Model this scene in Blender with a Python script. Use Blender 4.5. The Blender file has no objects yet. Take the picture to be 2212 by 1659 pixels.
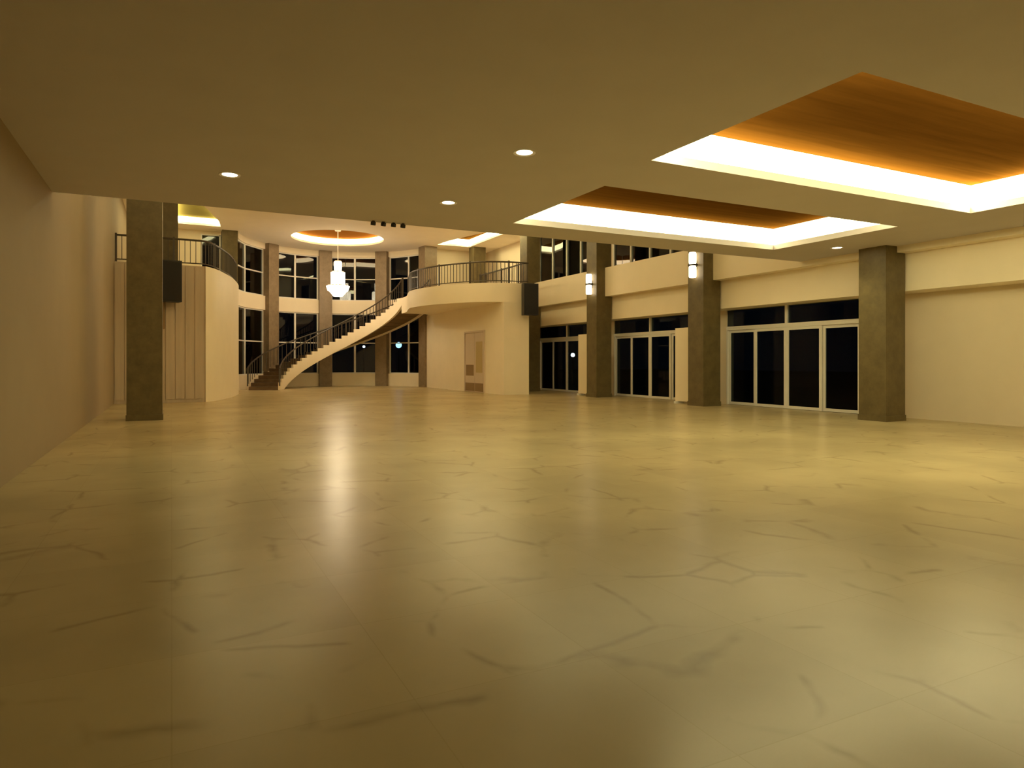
import bpy, bmesh, math, random
from mathutils import Vector, Matrix
from mathutils.geometry import tessellate_polygon

random.seed(4)
S = bpy.context.scene
COL = S.collection
R = math.radians

# ------------------------------------------------------------------ camera, world, exposure
cam_d = bpy.data.cameras.new('camera')
cam = bpy.data.objects.new('camera', cam_d)
COL.objects.link(cam)
cam.location = (0, 0, 1.4)
cam.rotation_euler = (R(90), 0, R(-26.6))
cam_d.sensor_width = 36
cam_d.lens = 1468 / 2212 * 36
cam_d.shift_y = -48.5 / 2212
cam_d.clip_end = 400
S.camera = cam

S.view_settings.view_transform = 'Standard'
S.view_settings.look = 'None'
S.view_settings.gamma = 1
S.view_settings.use_curve_mapping = False
S.view_settings.exposure = 1.0

w = bpy.data.worlds.new('night'); S.world = w; w.use_nodes = True
w.node_tree.nodes['Background'].inputs[0].default_value = (.35, .5, .8, 1)
w.node_tree.nodes['Background'].inputs[1].default_value = .0025
S.cycles.max_bounces = 10
S.cycles.diffuse_bounces = 6
S.cycles.glossy_bounces = 4
S.cycles.sample_clamp_indirect = 6

WARM = (1.0, .88, .44)          # lamp colour
L_TRAY, L_TRAY2 = 13.0, 5.5     # hall cove strips, near and far coffer
L_UP = 7.5                      # atrium cove strips, visible and added ones
L_RING = 7.0
L_CHAND = 7.5
L_DOWN = 9.0
L_FASCIA = 2.2             # fill strip added unseen on the atrium side of the fascia
L_SCONCE = 3.0

# ------------------------------------------------------------------ materials
def nt(name):
    m = bpy.data.materials.new(name); m.use_nodes = True
    n = m.node_tree; b = n.nodes['Principled BSDF']
    return m, n, b

def paint(name, col, rough=.6, var=.05, scale=1.5, bump=.0, spec=.5):
    m, n, b = nt(name)
    tc = n.nodes.new('ShaderNodeTexCoord')
    no = n.nodes.new('ShaderNodeTexNoise'); no.inputs['Scale'].default_value = scale; no.inputs['Detail'].default_value = 5
    mx = n.nodes.new('ShaderNodeMix'); mx.data_type = 'RGBA'
    mx.inputs[6].default_value = (*[c * (1 - var) for c in col], 1)
    mx.inputs[7].default_value = (*[min(1, c * (1 + var)) for c in col], 1)
    n.links.new(tc.outputs['Object'], no.inputs['Vector'])
    n.links.new(no.outputs['Fac'], mx.inputs[0])
    n.links.new(mx.outputs[2], b.inputs['Base Color'])
    b.inputs['Roughness'].default_value = rough
    b.inputs['Specular IOR Level'].default_value = spec
    if bump:
        bp = n.nodes.new('ShaderNodeBump'); bp.inputs['Strength'].default_value = bump
        n2 = n.nodes.new('ShaderNodeTexNoise'); n2.inputs['Scale'].default_value = scale * 20
        n.links.new(tc.outputs['Object'], n2.inputs['Vector'])
        n.links.new(n2.outputs['Fac'], bp.inputs['Height'])
        n.links.new(bp.outputs['Normal'], b.inputs['Normal'])
    return m

def emit(name, col, strength):
    m, n, b = nt(name)
    b.inputs['Base Color'].default_value = (.8, .8, .8, 1)
    b.inputs['Emission Color'].default_value = (*col, 1)
    b.inputs['Emission Strength'].default_value = strength
    return m

def glass_mat(name, ior):
    m, n, b = nt(name)
    n.nodes.remove(b)
    out = n.nodes['Material Output']
    tr = n.nodes.new('ShaderNodeBsdfTransparent'); tr.inputs[0].default_value = (.55, .6, .62, 1)
    gl = n.nodes.new('ShaderNodeBsdfGlossy'); gl.inputs['Roughness'].default_value = .015
    gl.inputs['Color'].default_value = (.9, .9, .9, 1)
    fr = n.nodes.new('ShaderNodeFresnel'); fr.inputs[0].default_value = ior
    mx = n.nodes.new('ShaderNodeMixShader')
    n.links.new(fr.outputs[0], mx.inputs[0]); n.links.new(tr.outputs[0], mx.inputs[1]); n.links.new(gl.outputs[0], mx.inputs[2])
    n.links.new(mx.outputs[0], out.inputs['Surface'])
    return m

def marble():
    m, n, b = nt('polished_marble')
    L = n.links.new
    tc = n.nodes.new('ShaderNodeTexCoord')
    # large cloudy tone
    n1 = n.nodes.new('ShaderNodeTexNoise'); n1.inputs['Scale'].default_value = .55; n1.inputs['Detail'].default_value = 6
    L(tc.outputs['Object'], n1.inputs['Vector'])
    r1 = n.nodes.new('ShaderNodeValToRGB')
    r1.color_ramp.elements[0].position = .3; r1.color_ramp.elements[0].color = (.50, .425, .245, 1)
    r1.color_ramp.elements[1].position = .7; r1.color_ramp.elements[1].color = (.64, .54, .31, 1)
    L(n1.outputs['Fac'], r1.inputs[0])
    # veins: distorted voronoi edges, broken up by noise
    dn = n.nodes.new('ShaderNodeTexNoise'); dn.inputs['Scale'].default_value = 1.1; dn.inputs['Detail'].default_value = 4
    L(tc.outputs['Object'], dn.inputs['Vector'])
    vm = n.nodes.new('ShaderNodeVectorMath'); vm.operation = 'MULTIPLY_ADD'
    vm.inputs[1].default_value = (.3, .3, .3)
    L(dn.outputs['Color'], vm.inputs[0]); L(tc.outputs['Object'], vm.inputs[2])
    vo = n.nodes.new('ShaderNodeTexVoronoi'); vo.feature = 'DISTANCE_TO_EDGE'; vo.inputs['Scale'].default_value = 1.35
    L(vm.outputs[0], vo.inputs['Vector'])
    r2 = n.nodes.new('ShaderNodeValToRGB')
    r2.color_ramp.elements[0].position = .0; r2.color_ramp.elements[0].color = (1, 1, 1, 1)
    r2.color_ramp.elements[1].position = .045; r2.color_ramp.elements[1].color = (0, 0, 0, 1)
    L(vo.outputs['Distance'], r2.inputs[0])
    n3 = n.nodes.new('ShaderNodeTexNoise'); n3.inputs['Scale'].default_value = 1.6; n3.inputs['Detail'].default_value = 3
    L(tc.outputs['Object'], n3.inputs['Vector'])
    r3 = n.nodes.new('ShaderNodeValToRGB')
    r3.color_ramp.elements[0].position = .50; r3.color_ramp.elements[1].position = .60
    L(n3.outputs['Fac'], r3.inputs[0])
    mu = n.nodes.new('ShaderNodeMath'); mu.operation = 'MULTIPLY'
    L(r2.outputs[0], mu.inputs[0]); L(r3.outputs[0], mu.inputs[1])
    mu2 = n.nodes.new('ShaderNodeMath'); mu2.operation = 'MULTIPLY'; mu2.inputs[1].default_value = .36
    L(mu.outputs[0], mu2.inputs[0])
    mx = n.nodes.new('ShaderNodeMix'); mx.data_type = 'RGBA'
    L(mu2.outputs[0], mx.inputs[0]); L(r1.outputs[0], mx.inputs[6]); mx.inputs[7].default_value = (.20, .15, .08, 1)
    # faint tile joints
    br = n.nodes.new('ShaderNodeTexBrick'); br.offset = 0
    br.inputs['Scale'].default_value = 1; br.inputs['Mortar Size'].default_value = .003
    br.inputs['Brick Width'].default_value = .9; br.inputs['Row Height'].default_value = .9
    br.inputs['Color1'].default_value = (1, 1, 1, 1); br.inputs['Color2'].default_value = (.94, .94, .94, 1)
    br.inputs['Mortar'].default_value = (.90, .89, .87, 1)
    L(tc.outputs['Object'], br.inputs['Vector'])
    m2 = n.nodes.new('ShaderNodeMix'); m2.data_type = 'RGBA'; m2.blend_type = 'MULTIPLY'; m2.inputs[0].default_value = 1
    L(mx.outputs[2], m2.inputs[6]); L(br.outputs['Color'], m2.inputs[7])
    L(m2.outputs[2], b.inputs['Base Color'])
    b.inputs['Roughness'].default_value = .27
    b.inputs['Specular IOR Level'].default_value = .16
    return m

def stone(name, c1, c2):
    m, n, b = nt(name)
    tc = n.nodes.new('ShaderNodeTexCoord')
    no = n.nodes.new('ShaderNodeTexNoise'); no.inputs['Scale'].default_value = 3.5; no.inputs['Detail'].default_value = 8
    no.inputs['Roughness'].default_value = .7
    rp = n.nodes.new('ShaderNodeValToRGB')
    rp.color_ramp.elements[0].position = .35; rp.color_ramp.elements[0].color = (*c1, 1)
    rp.color_ramp.elements[1].position = .65; rp.color_ramp.elements[1].color = (*c2, 1)
    n.links.new(tc.outputs['Object'], no.inputs['Vector']); n.links.new(no.outputs['Fac'], rp.inputs[0])
    n.links.new(rp.outputs[0], b.inputs['Base Color'])
    b.inputs['Roughness'].default_value = .45
    return m

def wood(name, c1, c2, axis='X', rough=.5, spec=.5):
    m, n, b = nt(name)
    tc = n.nodes.new('ShaderNodeTexCoord'); mp = n.nodes.new('ShaderNodeMapping')
    mp.inputs['Scale'].default_value = (.4, 6, 6) if axis == 'X' else (6, 6, .4)
    no = n.nodes.new('ShaderNodeTexNoise'); no.inputs['Scale'].default_value = 1.5; no.inputs['Detail'].default_value = 6
    rp = n.nodes.new('ShaderNodeValToRGB')
    rp.color_ramp.elements[0].position = .3; rp.color_ramp.elements[0].color = (*c1, 1)
    rp.color_ramp.elements[1].position = .7; rp.color_ramp.elements[1].color = (*c2, 1)
    n.links.new(tc.outputs['Object'], mp.inputs[0]); n.links.new(mp.outputs[0], no.inputs['Vector'])
    n.links.new(no.outputs['Fac'], rp.inputs[0]); n.links.new(rp.outputs[0], b.inputs['Base Color'])
    b.inputs['Roughness'].default_value = rough
    b.inputs['Specular IOR Level'].default_value = spec
    return m

M = dict(
    floor=marble(),
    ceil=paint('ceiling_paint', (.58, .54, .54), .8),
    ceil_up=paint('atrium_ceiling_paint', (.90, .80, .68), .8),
    wall=paint('cream_wall_paint', (.80, .70, .54), .6),
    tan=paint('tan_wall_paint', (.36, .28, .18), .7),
    plaster=paint('pale_plaster', (.90, .80, .62), .55),
    panel=wood('tan_wood_panelling', (.52, .43, .32), (.60, .49, .36), 'Z'),
    column=stone('brown_stone', (.105, .080, .034), (.155, .118, .050)),
    drumcol=stone('tan_stone', (.22, .16, .095), (.31, .23, .145)),
    recess=wood('dark_wood_veneer', (.075, .030, .0045), (.10, .042, .007), 'X', .95, .0),
    recess_up=paint('ring_recess_paint', (.36, .15, .03), .9, spec=0),
    recess_olive=paint('olive_recess_paint', (.20, .16, .05), .9, spec=0),
    frame=paint('white_aluminium', (.80, .78, .74), .35),
    glass=glass_mat('night_glass', 1.4),
    doorglass=glass_mat('dark_door_glass', 1.16),
    black=paint('black_metal', (.02, .018, .016), .45),
    grille=paint('black_grille', (.012, .011, .010), .7, .3, 60),
    rail=paint('dark_bronze', (.055, .04, .025), .4),
    tread=wood('dark_tread_wood', (.10, .06, .03), (.16, .10, .05)),
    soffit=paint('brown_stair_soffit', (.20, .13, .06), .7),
    white=paint('white_enamel', (.8, .78, .72), .4),
    strip=emit('cove_strip', WARM, L_TRAY),
    strip_far=emit('cove_strip_far', WARM, L_TRAY2),
    strip_f=emit('fascia_strip', WARM, L_FASCIA),
    strip_up=emit('atrium_cove_strip', WARM, L_UP),
    ring=emit('ring_cove_strip', (1, .74, .40), L_RING),
    crystal=emit('lit_crystal', (1, .82, .54), L_CHAND),
    lens=emit('downlight_lens', (1, .80, .50), L_DOWN),
    sconce=emit('sconce_glass', (1, .82, .55), L_SCONCE),
    globe_blue=emit('blue_lamp', (.35, .65, 1), 3.0),
    globe_white=emit('white_lamp', (.9, .95, 1), 3.0),
    ochre=paint('ochre_panel', (.50, .38, .17), .5),
    pale=paint('pale_door', (.66, .54, .42), .5),
    brown=paint('brown_plate', (.28, .18, .08), .5),
    ground=paint('night_ground', (.03, .035, .025), .9),
)

# ------------------------------------------------------------------ mesh helpers
class MB:
    def __init__(s): s.v = []; s.f = []
    def box(s, x0, x1, y0, y1, z0, z1):
        b = len(s.v)
        s.v += [(x0,y0,z0),(x1,y0,z0),(x1,y1,z0),(x0,y1,z0),(x0,y0,z1),(x1,y0,z1),(x1,y1,z1),(x0,y1,z1)]
        s.f += [tuple(b+i for i in q) for q in ((3,2,1,0),(4,5,6,7),(0,1,5,4),(1,2,6,5),(2,3,7,6),(3,0,4,7))]
        return s
    def obox(s, c, ax, hl, hw, z0, z1):
        """upright box at plan point c, long axis ax (unit), half length, half thickness"""
        nx = (-ax[1], ax[0]); b = len(s.v)
        P = [(c[0]+ax[0]*a*hl+nx[0]*t*hw, c[1]+ax[1]*a*hl+nx[1]*t*hw) for a, t in ((-1,-1),(1,-1),(1,1),(-1,1))]
        s.v += [(x,y,z0) for x,y in P] + [(x,y,z1) for x,y in P]
        s.f += [tuple(b+i for i in q) for q in ((3,2,1,0),(4,5,6,7),(0,1,5,4),(1,2,6,5),(2,3,7,6),(3,0,4,7))]
        return s
    def prism(s, poly, z0, z1, holes=(), cap0=True, cap1=True, inner=True):
        """poly counter-clockwise in plan"""
        loops = [list(poly)] + [list(h) for h in holes]
        flat = [p for l in loops for p in l]; n = len(flat); b = len(s.v)
        s.v += [(x,y,z0) for x,y in flat] + [(x,y,z1) for x,y in flat]
        tris = tessellate_polygon([[Vector((x,y,0)) for x,y in l] for l in loops])
        for t in tris:
            a, c, d = (Vector((*flat[i], 0)) for i in t)
            if (c-a).cross(d-a).z < 0: t = t[::-1]
            if cap1: s.f.append(tuple(b+n+i for i in t))
            if cap0: s.f.append(tuple(b+i for i in t[::-1]))
        o = 0
        for k, l in enumerate(loops):
            m = len(l)
            area = sum(l[i][0]*l[(i+1)%m][1]-l[(i+1)%m][0]*l[i][1] for i in range(m))
            if k == 0 or inner:
                for i in range(m):
                    i0, i1 = o+i, o+(i+1)%m
                    q = (b+i0, b+i1, b+n+i1, b+n+i0)
                    if (area > 0) != (k == 0): q = q[::-1]
                    s.f.append(q)
            o += m
        return s
    def lathe(s, c, prof, n=24):
        b = len(s.v); m = len(prof)
        for i in range(n):
            a = 2*math.pi*i/n
            s.v += [(c[0]+r*math.cos(a), c[1]+r*math.sin(a), z) for r, z in prof]
        for i in range(n):
            for j in range(m-1):
                p, q = b+i*m+j, b+((i+1)%n)*m+j
                s.f.append((p, q, q+1, p+1))
        return s
    def tube(s, pts, r, n=8, closed_ends=True):
        b = len(s.v); P = [Vector(p) for p in pts]
        for i, p in enumerate(P):
            t = (P[min(i+1,len(P)-1)]-P[max(i-1,0)]).normalized()
            u = t.cross(Vector((0,0,1)))
            if u.length < 1e-4: u = Vector((1,0,0))
            u.normalize(); v = u.cross(t)
            for k in range(n):
                a = 2*math.pi*k/n
                s.v.append(tuple(p+u*math.cos(a)*r+v*math.sin(a)*r))
        for i in range(len(P)-1):
            for k in range(n):
                a, c = b+i*n+k, b+i*n+(k+1)%n
                s.f.append((a, c, c+n, a+n))
        if closed_ends:
            s.f.append(tuple(b+k for k in range(n))[::-1]); s.f.append(tuple(b+(len(P)-1)*n+k for k in range(n)))
        return s
    def ribbon(s, secs, closed=False):
        """secs: list of cross-section loops with the same count -> skinned solid"""
        b = len(s.v); m = len(secs[0])
        for q in secs: s.v += [tuple(p) for p in q]
        N = len(secs)
        for i in range(N if closed else N-1):
            for k in range(m):
                a, c = b+i*m+k, b+i*m+(k+1)%m
                d, e = b+((i+1)%N)*m+k, b+((i+1)%N)*m+(k+1)%m
                s.f.append((a, c, e, d))
        if not closed:
            s.f.append(tuple(b+k for k in range(m))[::-1]); s.f.append(tuple(b+(N-1)*m+k for k in range(m)))
        return s
    def build(s, name, mat, parent=None, smooth=False, fix=True):
        me = bpy.data.meshes.new(name)
        off = Vector(parent['_at']) if parent is not None and '_at' in parent else Vector((0,0,0))
        me.from_pydata([tuple(Vector(v)-off) for v in s.v], [], s.f)
        if fix:
            bm = bmesh.new(); bm.from_mesh(me)
            bmesh.ops.recalc_face_normals(bm, faces=bm.faces)
            bm.to_mesh(me); bm.free()
        me.materials.append(mat)
        if smooth:
            me.polygons.foreach_set('use_smooth', [True]*len(me.polygons))
            try: me.set_sharp_from_angle(angle=R(35))
            except Exception: pass
        o = bpy.data.objects.new(name, me); COL.objects.link(o)
        if parent is not None:
            o.parent = parent
            if '_at' in parent: o['_at'] = tuple(parent['_at'])
        return o

def tag(o, label=None, cat=None, group=None, kind=None):
    for k, v in (('label', label), ('category', cat), ('group', group), ('kind', kind)):
        if v: o[k] = v
    return o

def thing(name, loc, label, cat, group=None, kind=None):
    o = bpy.data.objects.new(name, None); COL.objects.link(o); o.location = loc
    o.empty_display_size = .2; o['_at'] = tuple(loc)
    return tag(o, label, cat, group, kind)

def struct(name, mb, mat, label, cat, parent=None, smooth=False):
    o = mb.build(name, mat, parent, smooth)
    return tag(o, label, cat, None, 'structure')

def circle(cx, cy, r, n=64): return [(cx+r*math.cos(2*math.pi*i/n), cy+r*math.sin(2*math.pi*i/n)) for i in range(n)]
def rect(x0, x1, y0, y1): return [(x0,y0),(x1,y0),(x1,y1),(x0,y1)]
def spline(pts, n=8):
    out = []; P = [Vector((*p, 0)) for p in pts]
    for i in range(len(P)-1):
        p0, p1, p2, p3 = P[max(i-1,0)], P[i], P[i+1], P[min(i+2,len(P)-1)]
        for k in range(n):
            t = k/n
            q = .5*((2*p1)+(p2-p0)*t+(2*p0-5*p1+4*p2-p3)*t*t+(3*p1-p0-3*p2+p3)*t**3)
            out.append((q.x, q.y))
    out.append(tuple(pts[-1])); return out

# ------------------------------------------------------------------ main dimensions
XL, XR = -1.7, 16.3            # side walls
YF, YB = -5.0, 35.9            # front and rear walls
ZC = 4.1                       # hall ceiling
YE = 12.95                     # where the hall ceiling stops
ZU = 7.7                       # atrium ceiling
DC, DR = (7.7, 34.6), 5.0      # glazed drum
ZM, ZS = 4.7, 3.9              # mezzanine top and soffit

# ------------------------------------------------------------------ floor and ground
struct('floor', MB().box(XL-.3, XR+.3, YF-.3, 40.2, -.06, 0), M['floor'],
       'broad polished tan marble floor of the empty hall', 'floor')
struct('ground', MB().box(-70, 90, -40, 110, -.3, -.12), M['ground'],
       'dark ground outside the glass at night', 'ground')

# ------------------------------------------------------------------ hall ceiling with two coffers
T1 = (5.75, 13.0, 4.2, 7.32)
T2 = (5.95, 13.0, 8.7, 11.85)
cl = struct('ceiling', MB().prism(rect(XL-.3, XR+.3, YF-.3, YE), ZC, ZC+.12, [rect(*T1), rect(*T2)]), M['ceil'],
            'low flat beige ceiling over the front of the hall', 'ceiling')
def coffer(t, depth, label, strip, recess):
    x0, x1, y0, y1 = t
    MB().box(x0-.35, x1+.35, y0-.35, y1+.35, ZC+depth, ZC+depth+.05).build('recess_panel', recess, cl)
    g = thing('cove_light', ((x0+x1)/2, (y0+y1)/2, ZC+.12), label, 'cove light', 'rectangular cove lights in the hall ceiling')
    k = .06; z0, z1 = ZC+.125, ZC+depth
    for nm, b in (('far', (x0-k, x1+k, y1, y1+k)), ('near', (x0-k, x1+k, y0-k, y0)), ('l', (x0-k, x0, y0, y1)), ('r', (x1, x1+k, y0, y1))):
        MB().box(*b, z0, z1).build('light_strip', strip, g)
    return g
coffer(T1, .50, 'bright rectangular cove light framing the ceiling coffer nearest the camera', M['strip'], M['recess'])
coffer(T2, .50, 'bright rectangular cove light around the second coffer, close to the ceiling edge', M['strip_far'], M['recess'])
# fascia above the ceiling edge
tr1 = struct('trim_1', MB().box(XL, XR, YE-.2, YE, ZC+.12, ZU), M['wall'], 'cream fascia above the edge of the low ceiling', 'fascia')

MB().box(XL+.4, XR-.8, YE, YE+.06, 6.4, 6.75).build('light_strip', M['strip_f'], tr1)  # added strip, hidden from the camera, lifts light on facade and end walls

# ------------------------------------------------------------------ atrium ceiling with ring and two coffers
ring_c, ring_r = (7.62, 35.1), 2.3
lt = [(.2, 26.6)] + [(.3, 27.2), (.95, 29.4), (1.5, 31.5), (1.9, 33.2), (2.05, 34.5)] + [(.2, 34.5)]
AX = 7.42
rt = [(2*AX-x, y) for x, y in lt][::-1]
H1, H2 = rect(8.8, 12.0, 20.5, 29.0), rect(.9, 4.1, 15.0, 24.0)
up = MB().prism(rect(XL-.3, XR+.3, YE-.2, 40.4), ZU, ZU+.1, [circle(*ring_c, ring_r), lt, rt, H1, H2])
cu = struct('ceiling.001', up, M['ceil_up'], 'high peach ceiling over the curved stair and glazed bay', 'ceiling')
def poly_cove(poly, depth, label, strip, recess, name='cove_light', group='coves in the high ceiling'):
    cx = sum(p[0] for p in poly)/len(poly); cy = sum(p[1] for p in poly)/len(poly)
    big = [(cx+(x-cx)*1.04, cy+(y-cy)*1.04) for x, y in poly]
    MB().prism(big, ZU+depth, ZU+depth+.05).build('recess_panel', recess, cu)
    big = [(cx+(x-cx)*1.02, cy+(y-cy)*1.02) for x, y in poly]
    o = MB().prism(big, ZU+.105, ZU+depth, [poly], cap0=True, cap1=True).build(name, strip)
    return tag(o, label, 'cove light', group)
for q in (H1, H2):             # fill coves added out of view above the low ceiling edge, brightening the atrium
    (x0, y0), (x1, y1) = q[0], q[2]
    MB().box(x0-.2, x1+.2, y0-.2, y1+.2, ZU+.4, ZU+.45).build('recess_panel', M['recess_up'], cu)
    for b in ((x0-.06, x0, y0, y1), (x1, x1+.06, y0, y1), (x0, x1, y0-.06, y0), (x0, x1, y1, y1+.06)):
        MB().box(*b, ZU+.105, ZU+.4).build('light_strip', M['strip_up'], cu)
poly_cove(lt, .34, 'glowing cove light with a curved side over the balcony at the left column row', M['strip_up'], M['recess_olive'])
poly_cove(rt, .40, 'glowing cove light over the railed balcony at the head of the stair', M['strip_up'], M['recess'])
poly_cove(circle(*ring_c, ring_r, 72), .38, 'round glowing ring cove light above the chandelier', M['ring'], M['recess_up'])

# ------------------------------------------------------------------ side, front and rear walls
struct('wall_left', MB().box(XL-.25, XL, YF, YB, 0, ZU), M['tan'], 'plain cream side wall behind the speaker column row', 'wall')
struct('wall_front', MB().box(XL-.25, XR+.3, YF-.25, YF, 0, ZC), M['wall'], 'cream end wall at the camera end of the hall', 'wall')
wb = MB().box(11.9+.85, XR+.3, YB, YB+.25, 0, ZU)
wb.box(XL-.25, 1.25, YB, YB+.25, 0, ZU).box(2.35, 2.85, YB, YB+.25, 0, ZU).box(1.25, 2.35, YB, YB+.25, 0, ZM).box(1.25, 2.35, YB, YB+.25, ZU-.15, ZU)
struct('wall_back', wb, M['wall'], 'cream rear wall beside the glazed drum', 'wall')

# facade: door bays
BAYS = [  # door leaf lines (near to far), mullion spacing
    [11.93, 13.15, 14.38, 15.6, 16.8],
    [18.4, 19.6, 20.8, 22.0, 23.15],
    [24.5, 25.7, 26.9, 28.2, 29.5],
]
ZT = 3.07
fw = MB()
edges = [YF] + [e for b in BAYS for e in (b[0], b[-1])] + [YB]
for i in range(0, len(edges), 2):
    fw.box(XR, XR+.3, edges[i], edges[i+1], 0, ZU)
for b in BAYS:
    fw.box(XR, XR+.3, b[0], b[-1], ZT, 5.08)
    fw.box(XR, XR+.3, b[0], b[-1], 7.6, ZU)
struct('wall_right', fw, M['wall'], 'cream long wall with the three glass door bays', 'wall')
struct('trim_2', MB().box(15.55, XR, YF, 30.2, ZT, 3.97), M['plaster'], 'lower cream band running above the glass doors', 'fascia')
struct('trim_3', MB().box(15.2, XR, YF, 30.2, 3.97, 5.08).box(15.2, 15.55, YF, 30.2, 3.955, 3.97), M['plaster'],
       'upper projecting cream band above the glass doors', 'fascia')

def leaf_frame(y0, y1, z0, z1, x=XR+.06, t=.05, w_=.06):
    m = MB()
    m.box(x-t, x+t, y0, y0+w_, z0, z1).box(x-t, x+t, y1-w_, y1, z0, z1)
    m.box(x-t, x+t, y0+w_, y1-w_, z0, z0+w_).box(x-t, x+t, y0+w_, y1-w_, z1-w_, z1)
    return m
door_labels = ['wide dark glass door bay of four leaves closest to the camera',
               'dark glass door bay between the two columns with wall lights',
               'farthest dark glass door bay, beyond the second wall light column']
for k, b in enumerate(BAYS):
    d = thing('door_%d' % (k+1), (XR+.06, (b[0]+b[-1])/2, 0), door_labels[k], 'glass door', None, 'structure')
    zh = 2.42
    m = MB().box(XR-.02, XR+.12, b[0], b[-1], zh, zh+.12)
    m.box(XR-.02, XR+.12, b[0], b[0]+.05, 0, zh).box(XR-.02, XR+.12, b[-1]-.05, b[-1], 0, zh)
    mid = b[2]
    m.box(XR-.02, XR+.12, mid-.04, mid+.04, zh+.12, ZT)
    m.build('frame', M['frame'], d)
    for (a, c) in ((b[0], mid-.04), (mid+.04, b[-1])):
        MB().box(XR+.04, XR+.055, a, c, zh+.12, ZT).build('transom_pane', M['doorglass'], d)
    for i in range(4):
        y0, y1 = b[i]+(.05 if i == 0 else 0), b[i+1]-(.05 if i == 3 else 0)
        x = XR+.04+(.03 if i in (0, 3) else -.03)*.8
        lf = leaf_frame(y0+.002, y1-.002, .01, zh-.002, x, .022, .085).build('leaf', M['frame'], d)
        MB().box(x-.006, x+.006, y0+.08, y1-.08, .09, zh-.08).build('pane', M['doorglass'], lf)
# facade upper windows
win_n = 0
def next_win():
    global win_n; win_n += 1; return 'window_%d' % win_n
for k, b in enumerate(BAYS[1:]):
    wdw = thing(next_win(), (XR, (b[0]+b[-1])/2, 5.08), ['tall dark clerestory window above the middle door bay',
                'tall dark clerestory window above the farthest door bay'][k], 'window', None, 'structure')
    m = MB()
    for y in b: m.box(XR-.03, XR+.09, y-.035, y+.035, 5.08, 7.6)
    m.box(XR-.03, XR+.09, b[0], b[-1], 5.08, 5.14).box(XR-.03, XR+.09, b[0], b[-1], 7.54, 7.6)
    m.build('frame', M['frame'], wdw)
    for i in range(4):
        MB().box(XR+.03, XR+.045, b[i]+.035, b[i+1]-.035, 5.14, 7.54).build('pane', M['glass'], wdw)

# ------------------------------------------------------------------ columns
def column(x0, x1, y0, y1, z1, label, z0=0):
    m = MB().box(x0, x1, y0, y1, z0, z1)
    if z0 == 0: m.box(x0-.015, x1+.015, y0-.015, y1+.015, 0, .14)
    return struct('column', m, M['column'], label, 'column')
CX0, CX1 = 14.8, 15.5
column(CX0, CX1, 10.2, 10.9, ZC, 'brown stone column under the low ceiling, right of the nearest door bay')
column(CX0, CX1, 16.25, 16.95, ZU, 'brown stone column with the larger wall light, left of the nearest door bay')
column(CX0, CX1, 22.2, 22.9, ZU, 'brown stone column with the smaller wall light between two door bays')
column(CX0, CX1, 28.0, 28.7, ZU, 'brown stone column just left of the farthest door bay, behind the loudspeaker')
column(CX0, CX1, 34.2, 34.9, ZU, 'brown stone column rising behind the balcony railing')
column(-.95, -.2, 18.3, 19.0, ZU, 'dark stone column standing free at the left edge of the hall')
column(-.27, .2, 26.45, 26.9, ZU, 'slim brown pilaster on the left balcony behind the speaker', ZM)

# ------------------------------------------------------------------ glazed drum
DANG = [173.0, 127.5, 88.5, 49.5, 10.5]
def dp(r, a): return (DC[0]+r*math.cos(R(a)), DC[1]+r*math.sin(R(a)))
for i, a in enumerate(DANG):
    c = dp(DR-.02, a); ax = (-math.sin(R(a)), math.cos(R(a)))
    m = MB().obox(c, ax, .35, .38, 0, ZU) if i else MB().box(2.15, 2.85, 35.2, YB, 0, ZU)
    struct('column', m, M['drumcol'] if i else M['column'],
           ['dark stone pier where the left balcony meets the glazed drum', 'tan stone pier behind the foot of the stair',
            'tan stone pier of the drum just left of the chandelier', 'tan stone pier of the drum behind the upper flight of the stair',
            'stone pier at the right end of the glazed drum'][i], 'column')
bay_names = ['leftmost bay of the drum', 'bay behind the foot of the stair', 'bay behind the chandelier', 'rightmost bay of the drum']
def arc_band(a0, a1, r0, r1, z0, z1, n=10):
    m = MB(); secs = []
    for i in range(n+1):
        a = a0+(a1-a0)*i/n
        p, q = dp(r0, a), dp(r1, a)
        secs.append([(*p, z0), (*q, z0), (*q, z1), (*p, z1)])
    return m.ribbon(secs)
wd = MB()
for k in range(4):
    a0, a1 = DANG[k]-(3.9 if k else 2.0), DANG[k+1]+3.9
    for z0, z1 in ((0, .71), (4.15, 4.9), (7.4, ZU)):
        secs = arc_band(a0, a1, DR-.12, DR+.25, z0, z1)
        b = len(wd.v); wd.v += secs.v; wd.f += [tuple(i+b for i in f) for f in secs.f]
wdo = struct('wall_back.001', wd, M['plaster'], 'curved pale sill, spandrel and head bands of the glazed drum', 'wall', smooth=True)
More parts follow.
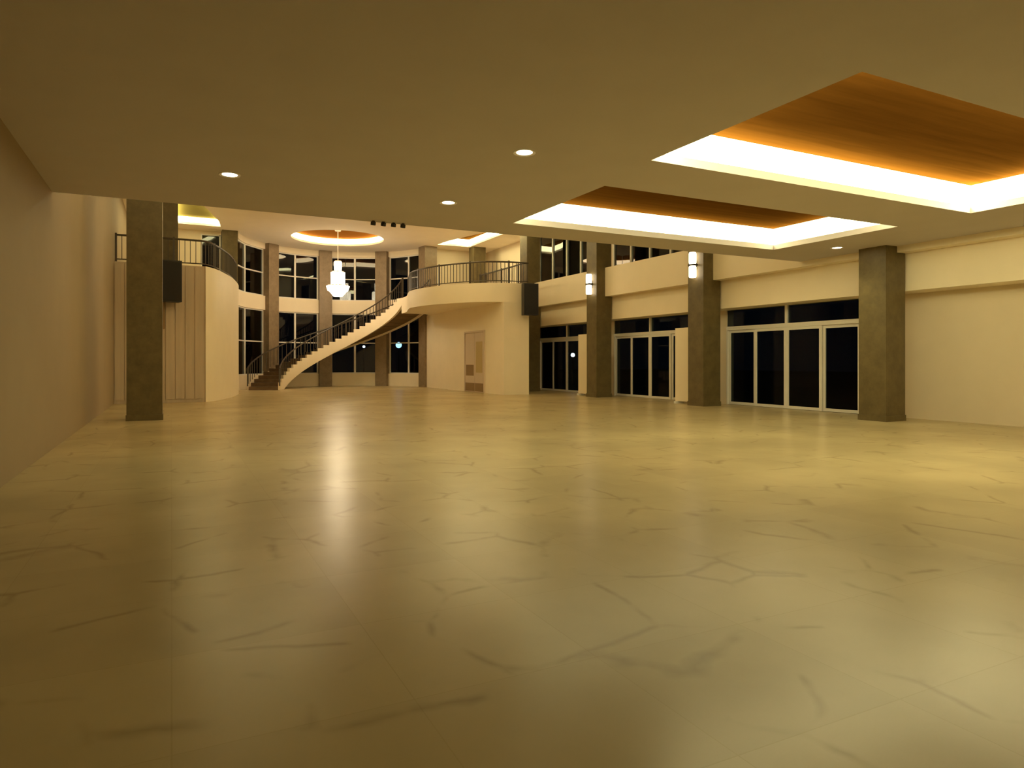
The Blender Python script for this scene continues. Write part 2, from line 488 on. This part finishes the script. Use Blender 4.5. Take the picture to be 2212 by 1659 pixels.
def drum_window(k, z0, z1, zmid, label):
    wdw = thing(next_win(), (*dp(DR, (DANG[k]+DANG[k+1])/2), z0), label, 'window', None, 'structure')
    a0, a1 = DANG[k]-(4.1 if k else 2.0), DANG[k+1]+4.1; am = (a0+a1)/2
    P = [dp(DR+.06, a0), dp(DR+.02, am), dp(DR+.06, a1)]
    m = MB(); panes = []
    for i in range(2):
        p, q = Vector(P[i]), Vector(P[i+1]); c = (p+q)/2; ax = (q-p).normalized(); hl = (q-p).length/2
        for zz in (z0+.03, zmid, z1-.03):
            m.obox(c, ax, hl, .04, zz-.03, zz+.03)
        e = p+ax*.04 if i == 0 else q-ax*.04
        m.obox(e, ax, .04, .045, z0+.06, z1-.06)
        for za, zb in ((z0+.06, zmid-.03), (zmid+.03, z1-.06)):
            panes.append((c, ax, hl-.05, za, zb))
    m.obox(P[1], ax, .05, .045, z0+.06, z1-.06)
    m.build('frame', M['frame'], wdw)
    for c, ax, hl, za, zb in panes:
        MB().obox(c, ax, hl, .006, za, zb).build('pane', M['glass'], wdw)
for k in range(4):
    drum_window(k, 4.9, 7.4, 6.14, 'upper black night window in the ' + bay_names[k])
for k in range(4):
    drum_window(k, .71, 4.15, 2.46, 'lower black night window in the ' + bay_names[k])
# window in the rear wall over the left balcony
wdw = thing(next_win(), (1.8, YB, ZM), 'narrow dark window at the back of the left balcony', 'window', None, 'structure')
m = MB()
for x in (1.28, 2.1, 2.32): m.box(x-.03, x+.03, YB+.02, YB+.12, ZM, ZU-.15)
m.box(1.31, 2.29, YB+.02, YB+.12, ZM, ZM+.06).box(1.31, 2.29, YB+.02, YB+.12, ZU-.21, ZU-.15)
m.build('frame', M['frame'], wdw)
MB().box(1.31, 2.07, YB+.06, YB+.075, ZM+.06, ZU-.21).build('pane', M['glass'], wdw)
MB().box(2.13, 2.29, YB+.06, YB+.075, ZM+.06, ZU-.21).build('pane', M['glass'], wdw)

# ------------------------------------------------------------------ left block and its balcony
lc = spline([(1.05, 25.8), (1.44, 26.5), (1.85, 27.8), (2.2, 29.2), (2.6, 31.7), (2.72, 34.2)], 6)
blk = lc + [(2.6, YB), (1.05, YB)]
struct('wall_left.001', MB().prism(blk, 0, ZM), M['plaster'], 'curved cream wall under the left balcony beside the glazed drum', 'wall', smooth=True)
pw = MB().box(XL, 1.05, 25.85, 26.1, 0, ZM)
x = XL
while x < 1.0:
    pw.box(x+.02, min(x+.28, 1.05), 25.82, 25.85, .12, ZM-.04); x += .3
struct('wall_left.002', pw, M['panel'], 'tan brown panelled wall below the left balcony', 'wall')
struct('balcony_slab', MB().box(XL, 1.05, 26.1, YB, ZS, ZM), M['plaster'], 'flat floor slab of the left balcony', 'balcony')

# ------------------------------------------------------------------ right block and mezzanine balcony
struct('wall_right.001', MB().box(12.4, 13.6, 25.55, 35.3, 0, ZS), M['plaster'], 'cream wall block under the railed balcony', 'wall')
SC, SR0, SR1 = (7.7, 34.2), 3.0, 4.6
edge = spline([(10.7, 34.2), (10.58, 33.0), (10.2, 31.6), (9.95, 30.3), (10.15, 28.7), (10.7, 27.3), (11.6, 26.05), (12.6, 25.6), (13.6, 25.54)], 7)
slab = edge + [(13.6, 30.6), (XR, 30.6), (XR, YB), (12.95, YB), (12.2, 34.6), (12.15, 34.2)]
struct('balcony_slab', MB().prism(slab, ZS, ZM), M['plaster'], 'cream curved balcony slab at the head of the stair', 'balcony', smooth=True)

# alcove door on the block
d4 = thing('door_4', (12.38, 28.55, 0), 'pale double door with brown kick plates in the block below the balcony', 'door', None, 'structure')
m = MB().box(12.34, 12.40, 29.62, 29.7, 0, 2.8).box(12.34, 12.40, 27.4, 27.48, 0, 2.8).box(12.34, 12.40, 27.48, 29.62, 2.72, 2.8)
m.build('frame', M['pale'], d4)
lf = MB().box(12.37, 12.398, 28.5, 29.6, .02, 2.7).build('leaf', M['pale'], d4)
MB().box(12.36, 12.37, 28.62, 29.5, .75, 1.25).build('brown_panel', M['brown'], lf)
MB().box(12.36, 12.37, 28.52, 29.58, .05, .42).build('kick_plate', M['brown'], lf)
lf = MB().box(12.37, 12.398, 27.5, 28.48, .02, 2.7).build('leaf', M['pale'], d4)
MB().box(12.36, 12.37, 27.65, 28.35, .9, 2.3).build('ochre_panel', M['ochre'], lf)
MB().box(12.36, 12.37, 27.52, 28.46, .05, .42).build('kick_plate', M['brown'], lf)

# cream screens beside the columns
sp = thing('screen_panel', (15.2, 17.5, 0), 'tall cream panel standing against the column with the larger wall light', 'panel', 'cream panels beside the door bays')
def screen(y0, y1, p):
    MB().box(15.16, 15.24, y0, y1, .08, 2.52).build('board', M['plaster'], p)
    for y in (y0+.06, y1-.18): MB().box(15.05, 15.35, y, y+.12, 0, .08).build('foot', M['frame'], p)
screen(17.0, 18.0, sp)
sp = thing('screen_panel', (15.2, 23.5, 0), 'tall cream panel standing against the column with the smaller wall light', 'panel', 'cream panels beside the door bays')
screen(22.95, 24.1, sp)

# ------------------------------------------------------------------ railings
def railing(path, z, label, h=.9, gap=.16, post_every=9, skip=0):
    """path: plan points"""
    r = thing('balcony_railing', (*path[0], z), label, 'railing', None)
    P = [Vector(p) for p in path]; L = [0]
    for a, b in zip(P, P[1:]): L.append(L[-1]+(b-a).length)
    def at(s):
        for i in range(len(L)-1):
            if L[i+1] >= s-1e-9: return P[i].lerp(P[i+1], (s-L[i])/max(1e-9, L[i+1]-L[i]))
        return P[-1]
    MB().tube([(p.x, p.y, z+h) for p in P], .035).build('handrail', M['rail'], r, True)
    MB().tube([(p.x, p.y, z+.1) for p in P], .02).build('bottom_rail', M['rail'], r, True)
    n = max(2, int(L[-1]/gap))
    for i in range(n+1):
        q = at(L[-1]*i/n)
        if i % post_every == 0 or i == n:
            MB().box(q.x-.03, q.x+.03, q.y-.03, q.y+.03, z, z+h+.06).build('post', M['rail'], r)
        else:
            MB().box(q.x-.011, q.x+.011, q.y-.011, q.y+.011, z+.1, z+h).build('baluster', M['rail'], r)
    return r
inset = [(x+.12, y+.1) for x, y in edge[7:]]
inset[-1] = (13.46, 25.67)
railing(inset + [(13.48, 27.0), (13.48, 30.4)], ZM, 'dark metal railing round the curved balcony at the head of the stair', .9, .17, 10)
railing([(XL+.05, 25.98), (.9, 25.98)] + [(x-.1, y+.05) for x, y in lc[3:]], ZM, 'dark metal railing along the left balcony over the panelled wall', .9, .17, 10)

# ------------------------------------------------------------------ curved staircase
A0, A1, NS = 165.0, 0.0, 27
st = thing('staircase', (*[SC[i]+3.7*(math.cos(R(A0)), math.sin(R(A0)))[i] for i in (0, 1)], 0),
           'sweeping curved staircase with pale side string and dark treads rising to the balcony', 'staircase')
def sp_(r, a): return (SC[0]+r*math.cos(R(a)), SC[1]+r*math.sin(R(a)))
rise = ZM/NS
def zat(t): return t*ZM
for k in range(NS):
    ta, tb = k/NS, (k+1)/NS
    m = MB(); secs = []
    zb = max(.0, zat(ta)-.16)
    for j in range(4):
        a = A0+(A1-A0)*(ta+(tb-ta)*j/3)
        p, q = sp_(SR0+.13, a), sp_(SR1-.1, a); z = (k+1)*rise-.001
        secs.append([(*p, zb), (*q, zb), (*q, z), (*p, z)])
    m.ribbon(secs).build('step', M['tread'], st)
def string(r0, r1, up_, dn, mat, nm):
    secs = []
    N = 72
    for i in range(N+1):
        t = i/N; a = A0+(A1-A0)*t
        z = zat(t)
        p, q = sp_(r0, a), sp_(r1, a)
        zlo = max(0.0, z-dn)
        zhi = z+up_
        if t > .93: zhi = min(zhi, ZM+.02+ (1-t)*0)
        secs.append([(*p, zlo), (*q, zlo), (*q, zhi), (*p, zhi)])
    return MB().ribbon(secs).build(nm, mat, st, True)
def cut_string(r0, r1, lip, dn, mat, nm):
    """side string whose top follows the steps"""
    m = MB()
    for k in range(NS):
        for j in range(3):
            secs = []
            for e in (j, j+1):
                t = (k+e/3)/NS; a = A0+(A1-A0)*t
                p, q = sp_(r0, a), sp_(r1, a)
                zl, zh_ = max(0.0, zat(t)-dn), min((k+1)*rise+lip, ZM+.02)
                secs.append([(*p, zl), (*q, zl), (*q, zh_), (*p, zh_)])
            b = len(m.v); r_ = MB().ribbon(secs)
            m.v += r_.v; m.f += [tuple(i+b for i in f) for f in r_.f]
    o = m.build(nm, mat, st)
    bm = bmesh.new(); bm.from_mesh(o.data); bmesh.ops.remove_doubles(bm, verts=bm.verts, dist=.0005)
    bm.to_mesh(o.data); bm.free()
    return o
cut_string(SR0, SR0+.13, .2, .36, M['plaster'], 'inner_string')
string(SR1-.1, SR1, .0, .42, M['plaster'], 'outer_string')
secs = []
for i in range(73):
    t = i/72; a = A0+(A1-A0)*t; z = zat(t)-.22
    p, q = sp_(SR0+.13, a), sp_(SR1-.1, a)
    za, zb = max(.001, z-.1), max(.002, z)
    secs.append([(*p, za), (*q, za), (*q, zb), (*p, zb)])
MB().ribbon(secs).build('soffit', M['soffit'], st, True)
for r, n_ in ((SR0+.065, 46), (SR1-.05, 46)):
    pts = [(*sp_(r, A0+(A1-A0)*i/60), zat(i/60)+.22+.85) for i in range(61)]
    MB().tube(pts, .035).build('handrail', M['rail'], st, True)
    for i in range(n_+1):
        t = i/n_; q = sp_(r, A0+(A1-A0)*t); z = zat(t)
        zb = min(z+.2, ZM) if t > .9 else z+.2
        k = .03 if i in (0, n_) else .015
        MB().box(q[0]-k, q[0]+k, q[1]-k, q[1]+k, zb, z+1.06).build('newel' if k > .02 else 'baluster', M['rail'], st)

# ------------------------------------------------------------------ chandelier
CH = (7.545, 34.8)
ch = thing('chandelier', (*CH, ZU+.38), 'tall tiered white crystal chandelier hanging beside the stair', 'chandelier')
MB().lathe(CH, [(.0, ZU+.38), (.16, ZU+.38), (.14, ZU+.31), (.0, ZU+.30)]).build('ceiling_rose', M['white'], ch, True)
MB().tube([(*CH, ZU+.31), (*CH, 6.5)], .02).build('chain', M['white'], ch)
def tier(r, z0, z1, taper):
    """a crown ring with a curtain of crystal drops"""
    MB().lathe(CH, [(r*.2, z1), (r, z1), (r*1.03, z1-.03), (r, z1-.06), (r*.2, z1-.06)], 28).build('crown_ring', M['white'], ch, True)
    n = max(12, int(r*36)); m = MB()
    for i in range(n):
        a = 2*math.pi*i/n
        p = (CH[0]+r*.96*math.cos(a), CH[1]+r*.96*math.sin(a))
        q = (CH[0]+r*taper*math.cos(a), CH[1]+r*taper*math.sin(a))
        b = len(m.v)
        for t in (0, .5, 1):
            c = (p[0]+(q[0]-p[0])*t, p[1]+(q[1]-p[1])*t); z = z1-.06+(z0-z1+.06)*t
            k = r*3.0/n*(1-.35*t)
            for s_ in range(4):
                b_ = a+math.pi/2*s_
                m.v.append((c[0]+k*math.cos(b_), c[1]+k*math.sin(b_), z))
        for lv in range(2):
            for s_ in range(4):
                x0, x1 = b+lv*4+s_, b+lv*4+(s_+1) % 4
                m.f.append((x0, x1, x1+4, x0+4))
        m.f.append((b+8, b+9, b+10, b+11)); m.f.append((b+3, b+2, b+1, b))
    m.build('crystal_tier', M['crystal'], ch)
tier(.16, 5.95, 6.52, .95)
tier(.30, 5.22, 5.98, 1.0)
tier(.52, 4.98, 5.28, .85)
tier(.36, 4.70, 5.02, .45)

# ------------------------------------------------------------------ recessed downlights
def downlight(x, y, label):
    d = thing('downlight', (x, y, ZC), label, 'downlight', 'recessed downlights in the low ceiling')
    MB().lathe((x, y), [(.105, ZC-.004), (.145, ZC-.012), (.15, ZC-.001), (.105, ZC-.001)], 28).build('trim_ring', M['white'], d, True)
    MB().lathe((x, y), [(.0, ZC-.006), (.105, ZC-.004), (.105, ZC-.001), (.0, ZC-.001)], 28).build('lens', M['lens'], d, True)
    l = bpy.data.lights.new('downlight_beam', 'SPOT'); l.energy = 45; l.color = WARM; l.spot_size = R(110); l.spot_blend = .8; l.shadow_soft_size = .1
    lo = bpy.data.objects.new('downlight_beam', l); COL.objects.link(lo); lo.parent = d; lo.location = (0, 0, -.03)
    return d
downlight(.75, 10.6, 'lit round downlight nearest the left side of the low ceiling')
downlight(4.07, 7.77, 'largest lit round downlight, left of the nearest bright coffer')
downlight(4.2, 10.8, 'small lit round downlight left of the second bright coffer')
downlight(14.1, 10.95, 'lit round downlight above the nearest glass door bay')

# ------------------------------------------------------------------ black spotlights on the ceiling edge
for i, x in enumerate((3.46, 3.66, 3.86, 4.05)):
    lab = ['black spotlight at the left end of the row of four on the ceiling edge', 'black spotlight second from the left in the row of four on the ceiling edge',
           'black spotlight third from the left in the row of four on the ceiling edge', 'black spotlight at the right end of the row of four on the ceiling edge'][i]
    s_ = thing('spotlight', (x, 12.85, ZC), lab, 'spotlight', 'row of four black spotlights')
    MB().lathe((x, 12.85), [(0, ZC), (.03, ZC), (.03, ZC-.022), (0, ZC-.022)], 12).build('mount', M['black'], s_)
    ax = Vector((0, .35, -1)).normalized(); c = Vector((x, 12.85, ZC-.02))
    MB().tube([c, c+ax*.01, c+ax*.05, c+ax*.06], .05, 14).build('body', M['black'], s_, True)

# ------------------------------------------------------------------ loudspeakers
def speaker(cx, y_back, zc, wd_, ht, label):
    s_ = thing('loudspeaker', (cx, y_back, zc), label, 'loudspeaker', 'black wall loudspeakers')
    dpt = .42
    y1 = y_back-.12; y0 = y1-dpt
    P = [(cx-wd_/2, y0), (cx+wd_/2, y0), (cx+wd_*.36, y1), (cx-wd_*.36, y1)]
    MB().prism(P, zc-ht/2, zc+ht/2).build('cabinet', M['black'], s_)
    MB().box(cx-wd_/2+.03, cx+wd_/2-.03, y0-.02, y0, zc-ht/2+.04, zc+ht/2-.04).build('grille', M['grille'], s_)
    MB().box(cx-.08, cx+.08, y1, y_back, zc-.25, zc+.25).build('bracket', M['black'], s_)
    return s_
speaker(13.40, 25.50, 4.0, .68, 1.32, 'black loudspeaker mounted on the right front corner of the balcony block')
sl = speaker(-.03, 25.805, 4.08, .68, 1.38, 'black loudspeaker mounted high on the panelled wall under the left balcony')
MB().box(-.32, -.2, 25.72, 25.805, 2.5, 3.4).build('cable_duct', M['brown'], sl)

# ------------------------------------------------------------------ wall lights on the columns
def sconce(y, label):
    s_ = thing('wall_light', (CX0, y, 4.44), label, 'wall light', 'up and down wall lights on the columns')
    MB().box(CX0-.03, CX0, y-.05, y+.05, 4.3, 4.58).build('back_plate', M['black'], s_)
    MB().box(CX0-.2, CX0-.03, y-.13, y+.13, 4.41, 4.47).build('crossbar', M['black'], s_)
    c = (CX0-.125, y)
    for z0, z1 in ((4.47, 4.84), (4.04, 4.41)):
        MB().lathe(c, [(0, z0), (.1, z0), (.115, z0+.04), (.115, z1-.04), (.1, z1), (0, z1)], 20).build('shade', M['sconce'], s_, True)
    return s_
sconce(16.6, 'lit up and down wall light on the column closest to the camera')
sconce(22.55, 'lit up and down wall light on the column farther from the camera')

# ------------------------------------------------------------------ garden lamps outside the glass
def lamp(x, y, z, r, mat, label):
    g = thing('garden_lamp', (x, y, -.12), label, 'garden lamp', 'lamps outside in the dark')
    MB().tube([(x, y, -.12), (x, y, z-r*.9)], .05).build('post', M['black'], g)
    m = MB().lathe((x, y), [(r*math.sin(math.pi*i/10), z-r*math.cos(math.pi*i/10)) for i in range(11)], 16)
    m.build('globe', mat, g, True)
lamp(14.8, 48, 2.6, .22, M['globe_blue'], 'blue glowing garden lamp outside the rightmost drum window')
lamp(12.75, 50, 2.5, .10, M['globe_white'], 'small white garden lamp seen outside through the window under the stair')
lamp(22.0, 35.6, 1.8, .13, M['globe_white'], 'small white garden lamp outside the farthest glass doors')
for o in bpy.data.objects:
    if '_at' in o: del o['_at']
